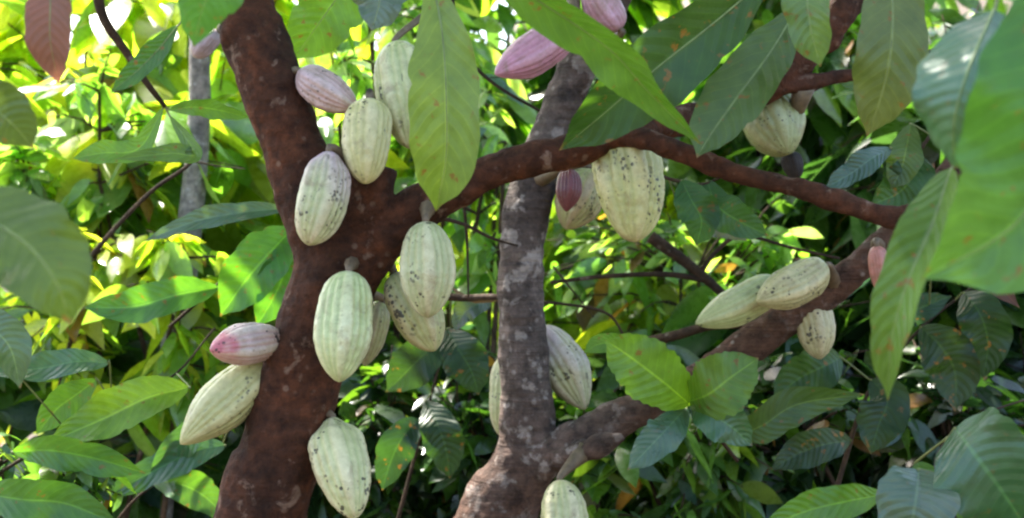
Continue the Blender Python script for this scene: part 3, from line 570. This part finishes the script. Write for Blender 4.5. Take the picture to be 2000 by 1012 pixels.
shoot('shoot of dark hanging leaves under the olive tipped leaf', [(1900, 150, 2.6), (1840, 230, 2.6), (1790, 300, 2.6), (1740, 330, 2.6)], .005, [
    ([(1740, 290, 2.55), (1700, 310, 2.5), (1660, 340, 2.5), (1610, 370, 2.5)], 54, (.04, .085, .06), dict(fold=.2, m=G, roll=.3)),
    ([(1780, 240, 2.6), (1770, 290, 2.55), (1760, 330, 2.55), (1740, 370, 2.55)], 70, (.07, .12, .03), dict(fold=.2)),
    ([(1800, 310, 2.6), (1780, 350, 2.55), (1750, 380, 2.55), (1700, 400, 2.55)], 100, (.025, .07, .015), dict(fold=.2)),
    ([(1780, 130, 2.7), (1740, 140, 2.7), (1690, 160, 2.7), (1630, 160, 2.7)], 44, (.05, .11, .03), dict(fold=.2, m=G)),
])

# thin bare twigs
def twig(label, paths):
    root = None
    for i, (pts, r) in enumerate(paths):
        pth = spline([tuple(P(*q)) for q in pts], 20)
        if root is None:
            root = tubes('bare_twig', [(pth, np.linspace(r, r*.6, 20))], M_TWIG, None, 7, origin=tuple(pth[0])); tag(root, label, 'twig', 'thin bare twigs')
        else: tubes('side_twig', [(pth, np.linspace(r, r*.5, 20))], M_TWIG, root, 6, origin=tuple(pth[0]))
twig('thin dark twig climbing right across the bright leaves on the left', [([(165, 515, 3.2), (230, 440, 3.2), (300, 370, 3.2), (375, 315, 3.2), (360, 270, 3.2)], .006), ([(375, 315, 3.2), (430, 325, 3.2), (480, 330, 3.2)], .003)])
twig('dark forked twig right of the grey trunk, thickest near the large pod', [([(1270, 462, 3.0), (1330, 505, 3.0), (1385, 550, 3.0), (1440, 600, 3.0)], .014), ([(1370, 530, 3.0), (1400, 490, 3.0), (1450, 460, 3.0), (1550, 485, 3.0), (1640, 505, 3.0)], .006), ([(1385, 548, 3.0), (1300, 536, 3.0), (1180, 540, 3.0), (1075, 552, 3.0)], .008)])
twig('slender curved twig below the forked one beside the grey trunk', [([(1040, 590, 3.1), (1110, 595, 3.1), (1190, 615, 3.1), (1230, 680, 3.1)], .004), ([(1080, 520, 3.1), (1120, 570, 3.1), (1160, 620, 3.1)], .003)])
twig('dark stub under the elongated pod joining the right branch', [([(1250, 672, 2.9), (1320, 655, 2.85), (1400, 635, 2.8), (1500, 640, 2.7)], .012)])
twig('wiry twig looping between the hanging pods and the grey trunk', [([(860, 425, 2.6), (910, 440, 2.6), (960, 465, 2.6), (1010, 480, 2.7)], .004), ([(905, 380, 2.7), (912, 470, 2.7), (915, 580, 2.7)], .004)])
twig('dark twig behind the top of the long hanging leaf, carrying a pod', [([(850, -160, 2.5), (876, -20, 2.45), (872, 30, 2.42), (836, 20, 2.4)], .007)])
twig('pale brown horizontal stick meeting the left of the grey trunk', [([(850, 575, 2.9), (900, 582, 2.9), (960, 580, 2.85), (1010, 585, 2.8)], .009)])
twig('thin dark twig high between the long leaf and the mauve pod', [([(880, -20, 2.9), (900, 90, 2.9), (960, 160, 2.9), (1060, 220, 2.9)], .005)])

# ------------------------------------------------------------------ background foliage
def leaf_batch(B, D, Nn, L, W, droop, fold, tint, nu=7, nv=2, rg=RNG):
    n = len(B); D = D/np.linalg.norm(D, axis=1)[:, None]
    Nn = Nn-D*(Nn*D).sum(1)[:, None]; Nn /= np.linalg.norm(Nn, axis=1)[:, None]+1e-9
    Sd = np.cross(D, Nn); s = np.linspace(0, 1, nu+1); t = np.linspace(-1, 1, nv+1)
    prof = leaf_profile(s, .47, .2); prof[0] = .05
    Sg, Tg = np.meshgrid(s, t, indexing='ij'); Sg = Sg.ravel(); Tg = Tg.ravel(); pr = np.repeat(prof, nv+1)
    ph = rg.uniform(0, 6.28, n)[:, None]
    mid = B[:, None, :]+D[:, None, :]*(L[:, None]*Sg)[:, :, None]; mid[:, :, 2] -= (droop*L)[:, None]*Sg**2
    wv = 0.10*np.sin(Sg*9+ph)*np.abs(Tg)
    V = mid+Sd[:, None, :]*(W[:, None]*0.5*pr*Tg)[:, :, None]+Nn[:, None, :]*(W[:, None]*0.5*(pr*np.abs(Tg)*fold[:, None]+wv))[:, :, None]
    m_ = (nu+1)*(nv+1); fs = []
    for i in range(nu):
        for j in range(nv): fs.append((i*(nv+1)+j, (i+1)*(nv+1)+j, (i+1)*(nv+1)+j+1, i*(nv+1)+j+1))
    F = (np.array(fs)[None, :, :]+np.arange(n)[:, None, None]*m_).reshape(-1, 4)
    uv = np.tile(np.stack([Sg*0.94, Tg], -1), (n, 1)); tn = np.repeat(tint, m_, axis=0)
    return V.reshape(-1, 3), F, uv, tn
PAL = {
 'young': np.array([(.27, .34, .035), (.22, .32, .035), (.30, .35, .05), (.15, .27, .03), (.10, .20, .03)]),  # young leaf hues, brightened to carry the sunlit glow
 'pale': np.array([(.16, .28, .06), (.10, .22, .04), (.22, .33, .10), (.07, .17, .03), (.15, .24, .13)]),  # leaf colours lightened to stand for small sky glints
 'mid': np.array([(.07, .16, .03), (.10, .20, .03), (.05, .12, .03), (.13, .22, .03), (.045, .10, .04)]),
 'dark': np.array([(.020, .055, .012), (.014, .040, .014), (.030, .08, .015), (.018, .045, .022), (.05, .11, .015)]),  # dark mature leaves, deepened further so the colour holds the deep shade
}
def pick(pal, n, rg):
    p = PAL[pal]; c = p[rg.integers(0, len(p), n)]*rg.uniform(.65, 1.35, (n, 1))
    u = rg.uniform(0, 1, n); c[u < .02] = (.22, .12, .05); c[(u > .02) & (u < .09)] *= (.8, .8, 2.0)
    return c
def bush(name, label, cat, c, r, ntwig, per, llen, pal, seed, base=None, stem_r=.02, nstem=3, group=None, nu=7, kind=None, path=None, m=None, trunk_name='stem', bark=None, hang=0.5, sky=0):
    """woody stems from the ground into an ellipsoid of leafy twigs: one thing with stem and foliage parts"""
    rg = np.random.default_rng(seed); c = np.array(c, float); r = np.array(r, float)
    base = np.array([c[0]+rg.uniform(-.2, .2), c[1], 0]) if base is None else np.array(base, float)
    stems = []; ends = []
    for k in range(nstem):
        top = c+r*rg.uniform(-.45, .45, 3)+np.array([0, 0, r[2]*.2]); mid = (base*0.5+top*0.5)+rg.normal(0, .08, 3)*max(1, r[0])
        p = spline(path or [tuple(base+rg.normal(0, .02, 3)*[1, 1, 0]), tuple(mid), tuple(top)], 20); stems.append((p, np.linspace(stem_r, stem_r*.35, 20))); ends.append(p[8:])
    ends = np.vstack(ends); B, D, Nn = [], [], []
    tw = []
    for k in range(ntwig):
        v = rg.normal(0, 1, 3); v /= np.linalg.norm(v); tgt = c+r*v*rg.uniform(.35, 1)**.6
        q = ends[np.argmin(np.linalg.norm(ends-tgt, axis=1))]; mid = (q+tgt)/2+np.array([0, 0, .12*np.linalg.norm(tgt-q)])
        p = spline([tuple(q), tuple(mid), tuple(tgt)], 10); tw.append((p[::3], np.linspace(stem_r*.28, stem_r*.1, 4)))
        T = tgt-mid; T /= np.linalg.norm(T)+1e-9
        for j in range(per):
            f = rg.uniform(.35, 1); b_ = p[int(f*9)]; a = rg.uniform(0, 6.28)
            o = np.array([math.cos(a), math.sin(a), 0])
            d = T*.5+o*.9+np.array([0, 0, -hang*rg.uniform(0, 1.7)]); nn = np.array([0, 0, 1])+rg.normal(0, .75, 3)
            B.append(b_+rg.normal(0, .015, 3)); D.append(d); Nn.append(nn)
    n = len(B); L = llen*(.5+1.1*rg.uniform(0, 1, n)**1.5); W = L*rg.uniform(.30, .50, n)
    V, F, uv, tn = leaf_batch(np.array(B), np.array(D), np.array(Nn), L, W, rg.uniform(.05, .5, n), rg.uniform(-.35, .35, n), pick(pal, n, rg), nu=nu, rg=rg)
    if kind == 'stuff':
        o = np_mesh(name, V, F, m or M_BACK, None, uv=uv, tint=tn); tag(o, label, cat, group, 'stuff'); return o
    root = empty(name, tuple(base), label, cat, group)
    tubes(trunk_name, stems+tw, bark or (M_BARK3 if stem_r > .03 else M_TWIG), root, 7, origin=tuple(base))
    np_mesh('crown' if trunk_name == 'trunk' else 'foliage', V, F, m or M_BACK, root, uv=uv, tint=tn, origin=tuple(base))
    return root
def at(px, py, d): return tuple(P(px, py, d))
BG = 'leafy shrubs filling the background'
BUSHES = [
 ('yellow green sunlit bush behind the dried pinkish leaf', (130, 130, 4.6), (.75, .5, .5), 46, 8, .23, 'young'),
 ('glowing yellow bush between the big olive leaf and the left limb', (290, 330, 4.2), (.65, .4, .42), 46, 8, .22, 'young'),
 ('bright bush behind the big dull olive leaf', (40, 520, 4.6), (.7, .45, .45), 40, 8, .22, 'young'),
 ('green bush behind the shoot on the left of the fork', (380, 560, 4.4), (.6, .4, .4), 42, 8, .21, 'young'),
 ('leafy bush at the bottom left corner', (80, 850, 3.9), (.6, .4, .4), 46, 8, .2, 'mid'),
 ('dusky bush behind the slanting pale pod', (400, 900, 4.1), (.5, .4, .38), 44, 9, .15, 'dark'),
 ('pale green bush at the top between the left limb and the long leaf', (680, 90, 4.9), (.6, .4, .5), 50, 9, .16, 'young'),
 ('fresh green bush seen between the fork and the grey trunk', (900, 430, 4.9), (.5, .4, .5), 40, 9, .17, 'young'),
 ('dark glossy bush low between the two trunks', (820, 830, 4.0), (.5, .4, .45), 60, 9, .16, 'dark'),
 ('green bush at the top between the long leaf and the mauve pod', (960, 110, 4.7), (.45, .4, .5), 40, 9, .16, 'mid'),
 ('bright green bush right of the grey trunk around the forked twig', (1240, 560, 4.3), (.6, .4, .36), 50, 9, .16, 'young'),
 ('small leaved bush below the crossing branch', (1400, 430, 4.9), (.6, .4, .4), 50, 9, .15, 'young'),
 ('leafy bush behind the ribbed leaves at the top', (1370, 80, 4.6), (.65, .4, .5), 60, 9, .17, 'mid'),
 ('bush in half shade around the dull olive pod', (1660, 260, 4.4), (.6, .4, .5), 60, 9, .16, 'mid'),
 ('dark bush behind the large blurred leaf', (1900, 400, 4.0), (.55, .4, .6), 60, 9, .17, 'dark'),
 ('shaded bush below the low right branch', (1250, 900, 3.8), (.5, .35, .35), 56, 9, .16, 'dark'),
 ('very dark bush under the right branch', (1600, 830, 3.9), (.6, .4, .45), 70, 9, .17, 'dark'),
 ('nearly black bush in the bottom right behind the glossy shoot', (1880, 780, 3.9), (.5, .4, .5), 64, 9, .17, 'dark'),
 ('bush right of the elongated pod, half lit', (1560, 480, 4.6), (.5, .4, .35), 40, 9, .15, 'mid'),
 ('small leaved dark shrub low behind the lowest pods of the reddish trunk', (840, 870, 3.5), (.34, .2, .3), 60, 9, .085, 'dark'),
 ('fine leaved dark shrub in front of the nearly black bush', (1700, 860, 3.4), (.5, .2, .3), 80, 9, .09, 'dark'),
 ('small leaved shrub beneath the toothed bright shoot', (1300, 930, 3.3), (.35, .2, .22), 55, 9, .08, 'mid'),
 ('small leaved weed in front of the lowest leaves at the left edge', (90, 960, 2.75), (.22, .12, .16), 30, 7, .07, 'mid'),
 ('small leaved shrub with glints put into its leaf colour around the thin dark twig at the left', (200, 330, 3.9), (.45, .2, .42), 50, 8, .10, 'pale'),
 ('shrub with glints painted into its leaves behind the two upper pods and the long leaf', (760, 130, 3.9), (.4, .2, .4), 46, 8, .09, 'pale'),
 ('shrub with glints painted into its leaves right of the grey trunk behind the forked twig', (1330, 520, 3.9), (.5, .2, .25), 50, 8, .085, 'pale'),
 ('small leaved shrub with glints painted into its leaves between the fork and the grey trunk', (930, 420, 3.8), (.2, .15, .3), 30, 8, .08, 'pale'),
 ('small leaved shrub between the big olive leaf and the long narrow blue leaf', (260, 620, 3.6), (.4, .2, .25), 50, 8, .1, 'young'),
]
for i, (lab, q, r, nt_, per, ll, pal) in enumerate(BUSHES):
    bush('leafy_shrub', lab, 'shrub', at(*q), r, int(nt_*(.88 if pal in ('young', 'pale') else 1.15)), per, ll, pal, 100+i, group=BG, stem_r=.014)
# far mass of foliage no one could count, left lighter, right darker
def mass(name, label, x0, x1, y0, y1, z0, z1, n, ll, pal, seed):
    rg = np.random.default_rng(seed)
    B = np.stack([rg.uniform(x0, x1, n), rg.uniform(y0, y1, n), rg.uniform(z0, z1, n)], 1)
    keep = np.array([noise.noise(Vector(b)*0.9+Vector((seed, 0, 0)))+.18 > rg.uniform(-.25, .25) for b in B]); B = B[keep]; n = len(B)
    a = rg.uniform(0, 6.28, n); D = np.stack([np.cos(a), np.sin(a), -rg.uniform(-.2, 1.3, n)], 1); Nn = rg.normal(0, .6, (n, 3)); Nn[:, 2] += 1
    L = rg.uniform(.6, 1.3, n)*ll
    V, F, uv, tn = leaf_batch(B, D, Nn, L, L*rg.uniform(.35, .5, n), rg.uniform(0, .5, n), rg.uniform(-.3, .3, n), pick(pal, n, rg), nu=5, rg=rg)
    o = np_mesh(name, V, F, M_BACK, None, uv=uv, tint=tn); tag(o, label, 'foliage', None, 'stuff'); return o
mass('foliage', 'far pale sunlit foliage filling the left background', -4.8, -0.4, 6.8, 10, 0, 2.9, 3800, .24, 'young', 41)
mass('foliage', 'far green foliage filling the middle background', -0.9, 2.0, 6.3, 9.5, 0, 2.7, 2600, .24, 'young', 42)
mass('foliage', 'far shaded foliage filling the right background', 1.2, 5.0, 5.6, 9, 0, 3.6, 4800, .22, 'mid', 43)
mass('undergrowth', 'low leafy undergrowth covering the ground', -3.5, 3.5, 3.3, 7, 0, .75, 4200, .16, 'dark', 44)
# pale tree glimpsed at left; right one added so its unseen crown casts shade
_pp = [P(250, 1600, 3.8), P(322, 860, 3.8), P(365, 500, 3.8), P(390, 240, 3.8), P(400, -100, 3.8), (-.78, 4.2, 3.5), (-.7, 4.6, 4.2)]; _pp[0].z = 0; _pp = [tuple(q) for q in _pp]
bush('shade_tree', 'slender pale grey trunk glimpsed through the leaves left of the reddish tree', 'tree', (-.7, 4.6, 4.2), (.8, .8, .5), 26, 12, .25, 'mid', 71, base=_pp[0], stem_r=.046, nstem=1, path=_pp, trunk_name='trunk', bark=M_PALE)
bush('shade_tree', 'added tree at the right with an unseen crown casting shade', 'tree', (.8, 7.3, 5.4), (2.0, 1.7, .9), 120, 18, .32, 'dark', 72, base=(P(1830, 700, 5.2).x, 5.2, 0), stem_r=.11, nstem=1, trunk_name='trunk')
# the two cacao trees carry unseen leafy tops, spread wide to shade the foreground
def crown(parent, c, r, ntw, per, seed, ll=.26):
    rg = np.random.default_rng(seed); c = np.array(c); r = np.array(r); n = ntw*per
    ctr = c+r*rg.uniform(-1, 1, (ntw, 3)); B = np.repeat(ctr, per, 0)+rg.normal(0, .06, (n, 3))
    a = rg.uniform(0, 6.28, n); D = np.stack([np.cos(a), np.sin(a), -rg.uniform(0, .9, n)], 1); Nn = rg.normal(0, .35, (n, 3)); Nn[:, 2] += 1
    L = rg.uniform(.7, 1.2, n)*ll
    V, F, uv, tn = leaf_batch(B, D, Nn, L, L*.38, rg.uniform(.1, .5, n), rg.uniform(-.3, .3, n), pick('mid', n, rg), nu=6, rg=rg)
    np_mesh('crown', V, F, M_BACK, parent, uv=uv, tint=tn, origin=tuple(parent.location))
crown(tree1, (-.95, 2.7, 3.35), (1.1, .9, .3), 110, 9, 81)
crown(tree2, (.7, 2.9, 3.25), (.9, .95, .35), 90, 9, 82)

# ------------------------------------------------------------------ ground with a bank rising behind
def ground():
    n = 90; xs = np.linspace(-60, 60, n); ys = np.linspace(-20, 110, n); V = []
    for y in ys:
        for x in xs:
            z = noise.noise(Vector((x*.3, y*.3, 0)))*.12+max(0, y-9)*.13+max(0, min(1, (x+1)/4))*max(0, y-7.5)*.25
            V.append((x, y, z-.03))
    F = [(i*n+j, i*n+j+1, (i+1)*n+j+1, (i+1)*n+j) for i in range(n-1) for j in range(n-1)]
    m, N, L, b = mat("leaf_litter"); tc = N.new("ShaderNodeTexCoord")
    n1 = noise_(N, L, tc.outputs['Object'], 1.3, 6, .7); r = ramp(N, [(.35, (.03, .02, .012)), (.5, (.08, .05, .03)), (.65, (.05, .07, .025))]); L.new(n1, r.inputs[0])
    L.new(r.outputs[0], b.inputs['Base Color']); b.inputs['Roughness'].default_value = .9
    o = np_mesh('ground', V, F, m); o['kind'] = 'structure'
ground()
